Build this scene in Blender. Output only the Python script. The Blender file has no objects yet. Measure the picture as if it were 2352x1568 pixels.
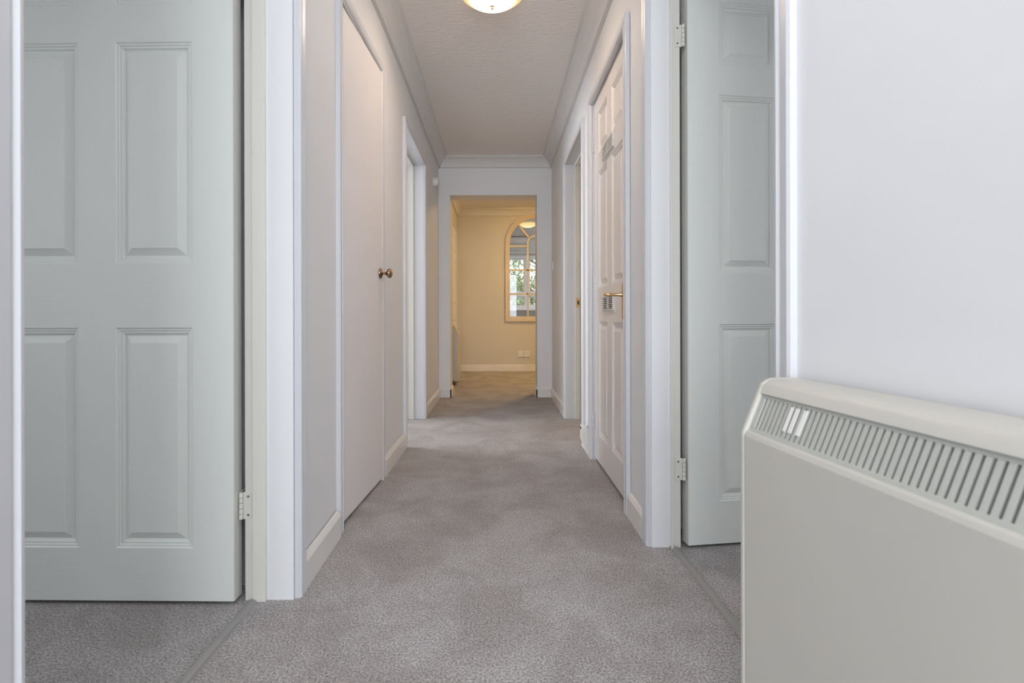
import bpy, bmesh, math, random
from mathutils import Vector, Matrix
C = bpy.context.scene
COL = C.collection
rnd = random.Random(7)
PI = math.pi

# ------------------------------------------------------------------ camera, world, lights, exposure
cam_d = bpy.data.cameras.new('camera'); cam = bpy.data.objects.new('camera', cam_d); COL.objects.link(cam)
cam.location = (0, 0, 0.80); cam.rotation_euler = (PI/2, math.radians(0.13), 0)
cam_d.sensor_width = 36; cam_d.lens = 36*1200/2352
cam_d.shift_x = 33/2352; cam_d.shift_y = -59/2352
cam_d.clip_start = 0.02; cam_d.clip_end = 200
cam_d.dof.use_dof = True; cam_d.dof.focus_distance = 3.2; cam_d.dof.aperture_fstop = 5.6
C.camera = cam

w = bpy.data.worlds.new('sky'); C.world = w; w.use_nodes = True
w.node_tree.nodes['Background'].inputs[0].default_value = (0.86, 0.93, 1.0, 1)
w.node_tree.nodes['Background'].inputs[1].default_value = 2.6

C.view_settings.view_transform = 'Standard'; C.view_settings.look = 'None'
C.view_settings.gamma = 1; C.view_settings.use_curve_mapping = False
C.view_settings.exposure = 0.38

def area(name, loc, rot, sx, sy, power, col):
    d = bpy.data.lights.new(name, 'AREA'); d.shape = 'RECTANGLE'; d.size = sx; d.size_y = sy
    d.energy = power; d.color = col
    o = bpy.data.objects.new(name, d); o.location = loc; o.rotation_euler = rot; COL.objects.link(o)
    return o
DAY = (0.90, 0.95, 1.0)
# daylight for the hall window and far left room, plus near-room fill (rot: default points down -Z)
area('daylight_hall_window', (0.0, -2.90, 1.35), (PI/2, 0, 0), 2.2, 1.7, 76, DAY)
area('fill_left_room', (-3.55, 0.3, 1.4), (0, -PI/2, 0), 1.2, 1.4, 13, DAY)  # fill lamp added against a blank wall to brighten the open left door
area('fill_right_room', (3.55, 0.5, 1.4), (0, PI/2, 0), 1.2, 1.4, 14, DAY)  # added fill for the open right door; this room has no window
area('daylight_far_left_room', (-3.55, 4.0, 1.4), (0, -PI/2, 0), 1.2, 1.4, 70, DAY)

# ------------------------------------------------------------------ materials
def mat(name, col, rough=0.5, metal=0.0, spec=0.5, bump=None, var=None, coat=0):
    """bump=(scale, strength, distance, stretch xyz) ; var=(scale, amount)"""
    m = bpy.data.materials.new(name); m.use_nodes = True
    nt = m.node_tree; b = nt.nodes['Principled BSDF']
    b.inputs['Base Color'].default_value = (*col, 1); b.inputs['Roughness'].default_value = rough
    b.inputs['Metallic'].default_value = metal; b.inputs['Specular IOR Level'].default_value = spec
    b.inputs['Coat Weight'].default_value = coat
    tc = nt.nodes.new('ShaderNodeTexCoord')
    if bump:
        mp = nt.nodes.new('ShaderNodeMapping'); mp.inputs['Scale'].default_value = bump[3] if len(bump) > 3 else (1, 1, 1)
        nz = nt.nodes.new('ShaderNodeTexNoise'); nz.inputs['Scale'].default_value = bump[0]; nz.inputs['Detail'].default_value = 4
        bp = nt.nodes.new('ShaderNodeBump'); bp.inputs['Strength'].default_value = bump[1]; bp.inputs['Distance'].default_value = bump[2]
        nt.links.new(tc.outputs['Object'], mp.inputs[0]); nt.links.new(mp.outputs[0], nz.inputs['Vector'])
        nt.links.new(nz.outputs[0], bp.inputs['Height']); nt.links.new(bp.outputs[0], b.inputs['Normal'])
    if var:
        nz = nt.nodes.new('ShaderNodeTexNoise'); nz.inputs['Scale'].default_value = var[0]; nz.inputs['Detail'].default_value = 3
        rp = nt.nodes.new('ShaderNodeValToRGB'); a = var[1]
        rp.color_ramp.elements[0].position = 0.3; rp.color_ramp.elements[1].position = 0.7
        rp.color_ramp.elements[0].color = (*[c*(1-a) for c in col], 1)
        rp.color_ramp.elements[1].color = (*[min(1, c*(1+a)) for c in col], 1)
        nt.links.new(tc.outputs['Object'], nz.inputs['Vector']); nt.links.new(nz.outputs[0], rp.inputs[0])
        nt.links.new(rp.outputs[0], b.inputs['Base Color'])
    return m
M = {}
M['wall'] = mat('wall_paint', (0.775, 0.775, 0.79), 0.65, bump=(90, 0.06, 0.002), var=(1.3, 0.025))
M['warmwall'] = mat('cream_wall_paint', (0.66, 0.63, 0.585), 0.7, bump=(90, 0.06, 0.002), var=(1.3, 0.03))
M['greywall'] = mat('living_room_paint', (0.56, 0.58, 0.57), 0.8)
M['ceil'] = mat('textured_ceiling_paint', (0.84, 0.80, 0.77), 0.7, bump=(30, 0.75, 0.006, (0.9, 2.2, 1)))
M['coving'] = mat('coving_paint', (0.70, 0.69, 0.68), 0.6)
M['gloss'] = mat('white_gloss_paint', (0.640, 0.645, 0.675), 0.38, bump=(35, 0.05, 0.002))
M['magnolia'] = mat('magnolia_gloss_paint', (0.68, 0.585, 0.45), 0.4)
M['cream'] = mat('aged_cream_gloss_paint', (0.73, 0.715, 0.66), 0.35, bump=(35, 0.06, 0.002))
M['skirt'] = mat('baseboard_gloss_paint', (0.80, 0.775, 0.755), 0.28, bump=(30, 0.05, 0.002), var=(6, 0.03))
M['brass'] = mat('satin_brass', (0.72, 0.50, 0.27), 0.33, 1.0)
M['oldbrass'] = mat('antique_bronze', (0.33, 0.22, 0.14), 0.27, 1.0, var=(60, 0.45))
M['heater'] = mat('cream_heater_enamel', (0.55, 0.53, 0.48), 0.38, var=(3, 0.02), bump=(8, 0.02, 0.002))
M['grille'] = mat('grille_grey_enamel', (0.45, 0.455, 0.42), 0.45)
M['dark'] = mat('dark_interior', (0.014, 0.007, 0.007), 0.8)
M['plastic'] = mat('white_plastic', (0.78, 0.77, 0.74), 0.3)
M['steel'] = mat('screw_steel', (0.45, 0.44, 0.42), 0.35, 1.0)
M['strip'] = mat('grey_threshold_metal', (0.36, 0.35, 0.34), 0.45, 0.35, bump=(60, 0.15, 0.002))
M['upvc'] = mat('white_window_frame', (0.80, 0.82, 0.85), 0.25)
M['red'] = mat('red_plastic', (0.15, 0.01, 0.015), 0.3)
M['slot'] = mat('socket_slot_black', (0.04, 0.035, 0.03), 0.6)
M['bark'] = mat('bark', (0.16, 0.12, 0.09), 0.9)
M['grass'] = mat('lawn', (0.10, 0.17, 0.05), 0.9, var=(2, 0.3))
M['orange'] = mat('bare_wood', (0.55, 0.3, 0.14), 0.7)

def wood_door(name, col, grain_axis='Z'):
    m = bpy.data.materials.new(name); m.use_nodes = True; nt = m.node_tree; b = nt.nodes['Principled BSDF']
    b.inputs['Base Color'].default_value = (*col, 1); b.inputs['Roughness'].default_value = 0.42
    tc = nt.nodes.new('ShaderNodeTexCoord'); mp = nt.nodes.new('ShaderNodeMapping')
    mp.inputs['Scale'].default_value = (1, 1, 0.075) if grain_axis == 'Z' else (0.075, 1, 1)
    wv = nt.nodes.new('ShaderNodeTexWave'); wv.wave_type = 'BANDS'; wv.bands_direction = 'X' if grain_axis == 'Z' else 'Z'
    wv.inputs['Scale'].default_value = 60; wv.inputs['Distortion'].default_value = 9.0; wv.inputs['Detail'].default_value = 3; wv.inputs['Detail Scale'].default_value = 1.4
    bp = nt.nodes.new('ShaderNodeBump'); bp.inputs['Strength'].default_value = 0.13; bp.inputs['Distance'].default_value = 0.0008
    nt.links.new(tc.outputs['Object'], mp.inputs[0]); nt.links.new(mp.outputs[0], wv.inputs['Vector'])
    nt.links.new(wv.outputs['Fac'], bp.inputs['Height']); nt.links.new(bp.outputs[0], b.inputs['Normal'])
    return m
M['door'] = wood_door('woodgrain_white_door', (0.80, 0.825, 0.79))
M['door_rail'] = wood_door('woodgrain_white_door_rail', (0.80, 0.825, 0.79), 'X')
M['door2'] = mat('gloss_white_door', (0.80, 0.765, 0.75), 0.33, bump=(40, 0.04, 0.002))
M['slab'] = mat('cupboard_door_paint', (0.80, 0.765, 0.765), 0.5, bump=(60, 0.05, 0.002))

# carpet : short twisted pile, colour flecks plus patches where the pile is brushed the other way
m = bpy.data.materials.new('grey_twist_carpet'); m.use_nodes = True; nt = m.node_tree; b = nt.nodes['Principled BSDF']
tc = nt.nodes.new('ShaderNodeTexCoord')
def noise(scale, detail, rough=0.6, dist=0):
    n = nt.nodes.new('ShaderNodeTexNoise'); n.inputs['Scale'].default_value = scale; n.inputs['Detail'].default_value = detail
    n.inputs['Roughness'].default_value = rough; n.inputs['Distortion'].default_value = dist
    nt.links.new(tc.outputs['Object'], n.inputs['Vector']); return n
f1 = noise(190, 3, 0.75); f2 = noise(4.0, 5, 0.62, 0.5); f3 = noise(480, 2); f4 = noise(42, 4, 0.7)
r1 = nt.nodes.new('ShaderNodeValToRGB'); r1.color_ramp.elements[0].position = 0.38; r1.color_ramp.elements[1].position = 0.62
r1.color_ramp.elements[0].color = (0.285, 0.245, 0.238, 1); r1.color_ramp.elements[1].color = (0.88, 0.85, 0.84, 1)
r2 = nt.nodes.new('ShaderNodeValToRGB'); r2.color_ramp.elements[0].position = 0.40; r2.color_ramp.elements[1].position = 0.60
r2.color_ramp.elements[0].color = (0.79, 0.765, 0.75, 1); r2.color_ramp.elements[1].color = (1.0, 1.0, 1.0, 1)
r4 = nt.nodes.new('ShaderNodeValToRGB'); r4.color_ramp.elements[0].position = 0.35; r4.color_ramp.elements[1].position = 0.65
r4.color_ramp.elements[0].color = (0.86, 0.86, 0.86, 1); r4.color_ramp.elements[1].color = (1.0, 1.0, 1.0, 1)
mx = nt.nodes.new('ShaderNodeMix'); mx.data_type = 'RGBA'; mx.blend_type = 'MULTIPLY'; mx.inputs[0].default_value = 1
mx2 = nt.nodes.new('ShaderNodeMix'); mx2.data_type = 'RGBA'; mx2.blend_type = 'MULTIPLY'; mx2.inputs[0].default_value = 1
nt.links.new(f1.outputs[0], r1.inputs[0]); nt.links.new(f2.outputs[0], r2.inputs[0]); nt.links.new(f4.outputs[0], r4.inputs[0])
nt.links.new(r1.outputs[0], mx.inputs[6]); nt.links.new(r2.outputs[0], mx.inputs[7])
nt.links.new(mx.outputs[2], mx2.inputs[6]); nt.links.new(r4.outputs[0], mx2.inputs[7])
nt.links.new(mx2.outputs[2], b.inputs['Base Color'])
ad = nt.nodes.new('ShaderNodeMath'); ad.operation = 'ADD'
nt.links.new(f1.outputs[0], ad.inputs[0]); nt.links.new(f3.outputs[0], ad.inputs[1])
bp = nt.nodes.new('ShaderNodeBump'); bp.inputs['Strength'].default_value = 0.9; bp.inputs['Distance'].default_value = 0.006
nt.links.new(ad.outputs[0], bp.inputs['Height']); nt.links.new(bp.outputs[0], b.inputs['Normal'])
b.inputs['Roughness'].default_value = 1.0; b.inputs['Specular IOR Level'].default_value = 0.1
b.inputs['Sheen Weight'].default_value = 0.25; b.inputs['Sheen Roughness'].default_value = 0.5
M['carpet'] = m

def glass_mat():
    m = bpy.data.materials.new('window_glass'); m.use_nodes = True; nt = m.node_tree
    nt.nodes.remove(nt.nodes['Principled BSDF'])
    t = nt.nodes.new('ShaderNodeBsdfTransparent'); g = nt.nodes.new('ShaderNodeBsdfGlossy'); g.inputs['Roughness'].default_value = 0.01
    fr = nt.nodes.new('ShaderNodeFresnel'); fr.inputs[0].default_value = 1.45; mi = nt.nodes.new('ShaderNodeMixShader')
    nt.links.new(fr.outputs[0], mi.inputs[0]); nt.links.new(t.outputs[0], mi.inputs[1]); nt.links.new(g.outputs[0], mi.inputs[2])
    nt.links.new(mi.outputs[0], nt.nodes['Material Output'].inputs[0]); return m
M['glass'] = glass_mat()
def sheer_mat():
    m = bpy.data.materials.new('sheer_net'); m.use_nodes = True; nt = m.node_tree
    b = nt.nodes['Principled BSDF']; b.inputs['Base Color'].default_value = (0.85, 0.88, 0.9, 1); b.inputs['Roughness'].default_value = 0.9
    b.inputs['Alpha'].default_value = 0.20; return m
M['sheer'] = sheer_mat()
def leaf_mat(name, c1, c2):
    m = mat(name, c1, 0.6); nt = m.node_tree; b = nt.nodes['Principled BSDF']
    oi = nt.nodes.new('ShaderNodeTexCoord'); nz = nt.nodes.new('ShaderNodeTexNoise'); nz.inputs['Scale'].default_value = 3
    rp = nt.nodes.new('ShaderNodeValToRGB'); rp.color_ramp.elements[0].color = (*c1, 1); rp.color_ramp.elements[1].color = (*c2, 1)
    rp.color_ramp.elements[0].position = 0.4; rp.color_ramp.elements[1].position = 0.6
    nt.links.new(oi.outputs['Object'], nz.inputs['Vector']); nt.links.new(nz.outputs[0], rp.inputs[0]); nt.links.new(rp.outputs[0], b.inputs['Base Color'])
    b.inputs['Transmission Weight'].default_value = 0.0
    return m
M['leaf'] = leaf_mat('tree_leaf', (0.27, 0.36, 0.19), (0.46, 0.52, 0.33))
M['hedge'] = leaf_mat('hedge_leaf', (0.17, 0.23, 0.14), (0.34, 0.33, 0.24))
def lamp_mat(name, strength, edge=(1.0, 0.66, 0.27), mid=(1.0, 0.88, 0.60), gain=1.8, power=1.6):
    # lit alabaster glass: brighter around the bulb in the middle of the bowl, swirled
    m = bpy.data.materials.new(name); m.use_nodes = True; nt = m.node_tree
    nt.nodes.remove(nt.nodes['Principled BSDF'])
    tc = nt.nodes.new('ShaderNodeTexCoord'); mp = nt.nodes.new('ShaderNodeMapping'); mp.inputs['Scale'].default_value = (6.6, 6.6, 0)
    gr = nt.nodes.new('ShaderNodeTexGradient'); gr.gradient_type = 'SPHERICAL'
    nz = nt.nodes.new('ShaderNodeTexNoise'); nz.inputs['Scale'].default_value = 9; nz.inputs['Distortion'].default_value = 2
    ma = nt.nodes.new('ShaderNodeMath'); ma.operation = 'MULTIPLY_ADD'; ma.inputs[1].default_value = 0.35
    nt.links.new(tc.outputs['Object'], mp.inputs[0]); nt.links.new(mp.outputs[0], gr.inputs[0]); nt.links.new(tc.outputs['Object'], nz.inputs['Vector'])
    nt.links.new(nz.outputs[0], ma.inputs[0]); nt.links.new(gr.outputs[0], ma.inputs[2])
    rp = nt.nodes.new('ShaderNodeValToRGB'); rp.color_ramp.elements[0].position = 0.12; rp.color_ramp.elements[1].position = 0.75
    rp.color_ramp.elements[0].color = (*edge, 1); rp.color_ramp.elements[1].color = (*[c*1.0 for c in mid], 1)
    st = nt.nodes.new('ShaderNodeMath'); st.operation = 'MULTIPLY_ADD'; st.inputs[1].default_value = strength*gain; st.inputs[2].default_value = strength
    em = nt.nodes.new('ShaderNodeEmission')
    nt.links.new(ma.outputs[0], rp.inputs[0]); nt.links.new(rp.outputs[0], em.inputs[0])
    pw = nt.nodes.new('ShaderNodeMath'); pw.operation = 'POWER'; pw.inputs[1].default_value = power
    nt.links.new(gr.outputs[0], pw.inputs[0]); nt.links.new(pw.outputs[0], st.inputs[0]); nt.links.new(st.outputs[0], em.inputs[1])
    nt.links.new(em.outputs[0], nt.nodes['Material Output'].inputs[0]); return m
M['bowl'] = lamp_mat('lit_alabaster_glass', 0.78, edge=(1.0, 0.66, 0.24), mid=(1.0, 0.79, 0.61), gain=600, power=5.0)
M['bowl_room'] = lamp_mat('lit_warm_glass', 20.0, edge=(1.0, 0.62, 0.25), mid=(1.0, 0.72, 0.38))
M['living_fill'] = lamp_mat('living_fill_glow', 85.0, edge=(0.94, 0.97, 1.0), mid=(0.93, 0.97, 1.0))
M['overhead_fill'] = lamp_mat('overhead_fill_glow', 9.9, edge=(0.94, 0.97, 1.0), mid=(0.93, 0.97, 1.0), gain=2.0)
M['bowl_warm'] = lamp_mat('lit_amber_glass', 55.0, edge=(1.0, 0.58, 0.18), mid=(1.0, 0.70, 0.34))
M['bowl_soft'] = lamp_mat('lit_cream_glass', 0.75, edge=(1.0, 0.72, 0.25), mid=(1.0, 0.88, 0.5), gain=0.5)

# ------------------------------------------------------------------ mesh helpers
def obj(name, bm, m, parent=None, smooth=False, bevel=0, seg=2):
    me = bpy.data.meshes.new(name); bmesh.ops.recalc_face_normals(bm, faces=bm.faces[:])
    bm.to_mesh(me); bm.free(); me.materials.append(m)
    o = bpy.data.objects.new(name, me); COL.objects.link(o)
    if parent: o.parent = parent
    if smooth:
        for p in me.polygons: p.use_smooth = True
        try: me.set_sharp_from_angle(angle=math.radians(40))
        except Exception: pass
    if bevel:
        md = o.modifiers.new('bevel', 'BEVEL'); md.width = bevel; md.segments = seg; md.limit_method = 'ANGLE'; md.angle_limit = math.radians(40)
        md.harden_normals = False
    return o
def tag(o, label, cat, group=None, kind=None):
    o['label'] = label; o['category'] = cat
    if group: o['group'] = group
    if kind: o['kind'] = kind
    return o
def empty(name, loc, rz=0, parent=None):
    o = bpy.data.objects.new(name, None); COL.objects.link(o); o.location = loc; o.rotation_euler = (0, 0, rz); o.empty_display_size = 0.1
    if parent: o.parent = parent
    return o
def BM(): return bmesh.new()
def box(bm, x0, x1, y0, y1, z0, z1):
    v = [bm.verts.new(p) for p in ((x0,y0,z0),(x1,y0,z0),(x1,y1,z0),(x0,y1,z0),(x0,y0,z1),(x1,y0,z1),(x1,y1,z1),(x0,y1,z1))]
    for f in ((0,3,2,1),(4,5,6,7),(0,1,5,4),(1,2,6,5),(2,3,7,6),(3,0,4,7)): bm.faces.new([v[i] for i in f])
    return bm
def bxo(name, dims, m, parent=None, bevel=0):
    return obj(name, box(BM(), *dims), m, parent, bevel=bevel)
def prism(bm, pts, fn0, fn1):
    """closed polygon pts mapped by fn0 and fn1 -> two end caps + sides"""
    a = [bm.verts.new(fn0(p)) for p in pts]; b = [bm.verts.new(fn1(p)) for p in pts]; n = len(pts)
    for i in range(n): bm.faces.new((a[i], a[(i+1) % n], b[(i+1) % n], b[i]))
    bm.faces.new(a[::-1]); bm.faces.new(b)
    return bm
def lathe(bm, prof, axis='Z', seg=32, c=(0,0,0)):
    rings = []
    for r, h in prof:
        ring = []
        for i in range(seg):
            a = 2*PI*i/seg; u, v = r*math.cos(a), r*math.sin(a)
            p = (u, v, h) if axis == 'Z' else ((h, u, v) if axis == 'X' else (u, h, v))
            ring.append(bm.verts.new(Vector(p)+Vector(c)))
        rings.append(ring)
    for k in range(len(rings)-1):
        for i in range(seg):
            bm.faces.new((rings[k][i], rings[k][(i+1)%seg], rings[k+1][(i+1)%seg], rings[k+1][i]))
    bm.faces.new(rings[0][::-1]); bm.faces.new(rings[-1])
    return bm
def tube(bm, pts, r, seg=8):
    pts = [Vector(p) for p in pts]; rings = []
    for i, p in enumerate(pts):
        t = (pts[min(i+1, len(pts)-1)]-pts[max(i-1, 0)]).normalized()
        up = Vector((0,0,1)) if abs(t.z) < 0.9 else Vector((1,0,0))
        u = t.cross(up).normalized(); v = t.cross(u); rr = r[i] if isinstance(r, (list, tuple)) else r
        rings.append([bm.verts.new(p+u*rr*math.cos(2*PI*k/seg)+v*rr*math.sin(2*PI*k/seg)) for k in range(seg)])
    for k in range(len(rings)-1):
        for i in range(seg): bm.faces.new((rings[k][i], rings[k][(i+1)%seg], rings[k+1][(i+1)%seg], rings[k+1][i]))
    bm.faces.new(rings[0][::-1]); bm.faces.new(rings[-1])
    return bm
def struct(name, bm, m, label, cat, **k):
    o = obj(name, bm, m, **k); tag(o, label, cat, kind='structure'); return o

CE = 2.345   # ceiling height
# wall face lines, X as a function of Y
LW = [(-0.6, -0.578), (0.6, -0.578), (1.48, -0.578), (1.90, -0.590), (2.56, -0.572), (3.15, -0.570), (4.1, -0.576), (5.13, -0.577)]
RW = [(-0.9, 0.685), (0.92, 0.528), (1.80, 0.530), (5.13, 0.533)]
def interp(tab, y):
    if y <= tab[0][0]: return tab[0][1]
    for (a, xa), (b_, xb) in zip(tab, tab[1:]):
        if y <= b_: return xa+(xb-xa)*(y-a)/(b_-a)
    return tab[-1][1]
def wall_slab(bm, tab, back, y0, y1, z0, z1):
    ys = [y0]+[y for y, _ in tab if y0 < y < y1]+[y1]
    pts = [(interp(tab, y), y) for y in ys]+[(back, y1), (back, y0)]
    prism(bm, pts, lambda p: (p[0], p[1], z0), lambda p: (p[0], p[1], z1))

# ------------------------------------------------------------------ floor, ceiling
bm = BM(); v = [bm.verts.new(p) for p in ((-3.7,-3.1,0),(3.7,-3.1,0),(3.7,10.4,0),(-3.7,10.4,0))]; bm.faces.new(v)
ret = bmesh.ops.extrude_face_region(bm, geom=bm.faces[:]); bmesh.ops.translate(bm, verts=[e for e in ret['geom'] if isinstance(e, bmesh.types.BMVert)], vec=(0,0,-0.1))
struct('floor', bm, M['carpet'], 'grey twist pile carpet running down the hallway and into the rooms', 'floor')
struct('ceiling', box(BM(), -3.7, 3.7, -3.1, 10.4, CE, CE+0.12), M['ceil'], 'textured off white hallway ceiling', 'ceiling')

# ------------------------------------------------------------------ hall walls
OP_T = 1.975   # underside of door heads
bm = BM()
BL = -0.712
for y0, y1, z0 in ((-0.6,0.622,0),(0.622,1.475,OP_T+0.02),(1.475,1.945,0),(1.945,2.555,1.99),(2.555,3.19,0),(3.19,4.06,OP_T+0.0),(4.06,5.13,0)):
    wall_slab(bm, LW, BL, y0, y1, z0, CE)
struct('wall_left', bm, M['wall'], 'left hallway wall with two door openings and a cupboard', 'wall')
bm = BM(); BR = 0.655
for y0, y1, z0 in ((-0.9,0.982,0),(0.982,1.802,OP_T+0.02),(1.802,2.131,0),(2.131,2.916,1.985),(2.916,3.205,0),(3.205,4.06,OP_T),(4.06,5.13,0)):
    ys = y0
    wall_slab(bm, RW, 0.75 if y0 < 0.5 else (0.629 if y0 < 2 else BR), y0, y1, z0, CE)
struct('wall_right', bm, M['wall'], 'right hallway wall with two door openings and a vented cupboard', 'wall')

# end wall of hall with square opening through to the lobby
bm = BM()
OX0, OX1, OZ = -0.466, 0.388, 1.985
box(bm, BL, OX0, 5.13, 5.36, 0, CE); box(bm, OX1, 2.4, 5.13, 5.36, 0, CE); box(bm, OX0, OX1, 5.13, 5.36, OZ, CE)
struct('wall_front', bm, M['wall'], 'pale grey end wall of the hallway with a plain square opening', 'wall')

# lobby beyond
LY = 7.56
AX, AZ, AR = 0.545, 1.835, 0.432      # arch centre, radius (outer frame)
HR = AR-0.03                          # hole radius
bm = BM()
def arch_wall(bm, x0, x1, z1, y0, y1, cx, cz, r, zb):
    box(bm, x0, cx-r, y0, y1, 0, z1); box(bm, cx+r, x1, y0, y1, 0, z1); box(bm, cx-r, cx+r, y0, y1, 0, zb)
    N = 32; pts = [(cx+r*math.cos(PI-PI*i/N), cz+r*math.sin(PI-PI*i/N)) for i in range(N+1)]
    for (xa, za), (xb, zb2) in zip(pts, pts[1:]):
        prism(bm, [(xa, za), (xb, zb2), (xb, z1), (xa, z1)], lambda p: (p[0], y0, p[1]), lambda p: (p[0], y1, p[1]))
arch_wall(bm, -0.75, 2.4, CE, LY, LY+0.12, AX, AZ, HR, 0.74)
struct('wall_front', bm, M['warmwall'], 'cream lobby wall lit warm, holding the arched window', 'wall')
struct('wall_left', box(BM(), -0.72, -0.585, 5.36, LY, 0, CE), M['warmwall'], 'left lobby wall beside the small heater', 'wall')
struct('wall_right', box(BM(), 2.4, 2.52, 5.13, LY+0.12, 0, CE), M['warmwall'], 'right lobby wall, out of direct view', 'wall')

# hall end behind the camera, with its window
bm = BM()
box(bm, -1.7, -1.15, -3.0, -2.9, 0, CE); box(bm, 1.15, 1.7, -3.0, -2.9, 0, CE); box(bm, -1.15, 1.15, -3.0, -2.9, 0, 0.45); box(bm, -1.15, 1.15, -3.0, -2.9, 2.2, CE)
box(bm, -1.75, -1.65, -3.0, -0.6, 0, CE); box(bm, 1.65, 1.75, -3.0, -0.9, 0, CE)
box(bm, -1.7, BL, -0.7, -0.6, 0, CE); box(bm, 0.75, 1.7, -1.0, -0.9, 0, CE)
struct('wall_back', bm, M['wall'], 'walls of the entrance area behind the viewer', 'wall')
# rooms either side
bm = BM()
box(bm, -3.6, BL, 1.555, 1.66, 0, CE); box(bm, -3.6, -1.7, -0.7, -0.6, 0, CE)
box(bm, -3.7, -3.6, -0.7, 1.66, 0, CE); box(bm, -1.25, BL, 1.85, 1.90, 0, CE)
box(bm, -1.2, BL, 2.60, 2.65, 0, CE); box(bm, -1.25, -1.2, 1.85, 2.65, 0, CE)
box(bm, -3.6, BL, 3.02, 3.12, 0, CE); box(bm, -3.6, BL, 5.1, 5.2, 0, CE); box(bm, -3.7, -3.6, 3.0, 5.2, 0, CE)
struct('wall_left', bm, M['wall'], 'walls of the side rooms and cupboard on the left', 'wall')
bm = BM()
box(bm, 0.629, 3.6, 1.965, 2.06, 0, CE); box(bm, 1.7, 3.6, -1.0, -0.9, 0, CE); box(bm, 3.6, 3.7, -1.0, 2.1, 0, CE)
box(bm, 1.15, 1.2, 2.06, 3.0, 0, CE)
box(bm, BR, 3.6, 3.0, 3.08, 0, CE); box(bm, BR, 3.6, 5.05, 5.12, 0, CE); box(bm, 3.6, 3.7, 3.0, 5.12, 0, CE)
struct('wall_right', bm, M['wall'], 'walls of the side rooms and cupboard on the right', 'wall')
# living room beyond the arched window
bm = BM(); WY = 10.25
WX0, WX1, WZ0, WZ1 = -0.35, 1.75, 0.93, 1.985
box(bm, -1.2, -1.1, LY+0.12, WY, 0, CE); box(bm, 3.0, 3.1, LY+0.12, WY, 0, CE); box(bm, -1.1, -0.75, LY, LY+0.12, 0, CE); box(bm, 2.4, 3.0, LY, LY+0.12, 0, CE)
box(bm, -1.2, WX0, WY, WY+0.2, 0, CE); box(bm, WX1, 3.1, WY, WY+0.2, 0, CE); box(bm, WX0, WX1, WY, WY+0.2, 0, WZ0); box(bm, WX0, WX1, WY, WY+0.2, WZ1, CE)
struct('wall_back', bm, M['greywall'], 'grey living room walls seen through the arched window', 'wall')

# ------------------------------------------------------------------ coving
CP = [(0, 0), (0.020, 0), (0.021, 0.010), (0.026, 0.022), (0.034, 0.038), (0.046, 0.054), (0.060, 0.068), (0.076, 0.078), (0.084, 0.081), (0.085, 0.090), (0.094, 0.091), (0.094, 0.100), (0, 0.100)]
def coving_y(tab, side, y0, y1, zb):
    bm = BM(); ys = [y0]+[y for y, _ in tab if y0 < y < y1]+[y1]
    for a, b_ in zip(ys, ys[1:]):
        prism(bm, CP, lambda p: (interp(tab, a)+side*p[0], a, zb+p[1]), lambda p: (interp(tab, b_)+side*p[0], b_, zb+p[1]))
    return bm
def coving_x(x0, x1, y, side, zb, s=1.0):
    return prism(BM(), CP, lambda p: (x0, y+side*p[0]*s, zb+p[1]), lambda p: (x1, y+side*p[0]*s, zb+p[1]))
ZC = CE-0.100
struct('trim_1', coving_y(LW, 1, -0.6, 5.13, ZC), M['coving'], 'plaster coving along the left hallway wall', 'coving')
struct('trim_2', coving_y(RW, -1, -0.9, 5.13, ZC), M['coving'], 'plaster coving along the right hallway wall', 'coving')
struct('trim_3', coving_x(-0.577, 0.533, 5.13, -1, ZC+0.005, 1.25), M['coving'], 'plaster coving over the hallway end wall', 'coving')
struct('trim_4', coving_x(-0.585, 2.4, LY, -1, ZC), M['coving'], 'plaster coving across the lobby end wall', 'coving')
struct('trim_5', coving_y([(5.36, -0.585), (LY, -0.585)], 1, 5.36, LY, ZC), M['coving'], 'plaster coving along the left lobby wall', 'coving')
struct('trim_6', coving_x(-1.1, 3.0, WY, -1, ZC-0.02), M['coving'], 'plaster coving in the living room above the garden window', 'coving')

# ------------------------------------------------------------------ baseboards
BP = [(0, 0), (0.015, 0), (0.015, 0.078), (0.012, 0.084), (0.006, 0.094), (0, 0.096)]
def base_y(xa, ya, xb, yb, side, h=1.0):
    return prism(BM(), BP, lambda p: (xa+side*p[0], ya, p[1]*h), lambda p: (xb+side*p[0], yb, p[1]*h))
def base_x(x0, x1, y, side, h=1.0):
    return prism(BM(), BP, lambda p: (x0, y+side*p[0], p[1]*h), lambda p: (x1, y+side*p[0], p[1]*h))
def bb(name, bm, label, m='skirt'): return struct(name, bm, M[m], label, 'baseboard')
bb('baseboard_left', base_y(-0.577, 1.53, -0.584, 1.895, 1), 'short baseboard between the near left door and the plain cupboard door')
bb('baseboard_left', base_y(-0.572, 2.60, -0.567, 3.147, 1), 'baseboard on the left between cupboard door and far left doorway')
bb('baseboard_left', base_y(-0.576, 4.10, -0.575, 5.13, 1), 'baseboard on the left beyond the far left doorway')
bb('baseboard_right', base_y(0.529, 1.862, 0.529, 2.082, -1), 'short baseboard between the near right door and the vented door')
bb('baseboard_right', base_y(0.530, 2.966, 0.531, 3.166, -1, 1.35), 'short taller baseboard between the vented door and far right doorway')
bb('baseboard_right', base_y(0.532, 4.10, 0.533, 5.13, -1), 'baseboard on the right beyond the far right doorway')
bb('baseboard_front', base_x(-0.577, OX0+0.012, 5.13, -1), 'baseboard on the stub of wall left of the square opening')
bb('baseboard_front', base_x(OX1-0.012, 0.533, 5.13, -1), 'baseboard on the stub of wall right of the square opening')
bb('baseboard_front', base_y(OX0, 5.115, OX0, 5.37, 1), 'baseboard end inside the left jamb of the square opening')
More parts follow.
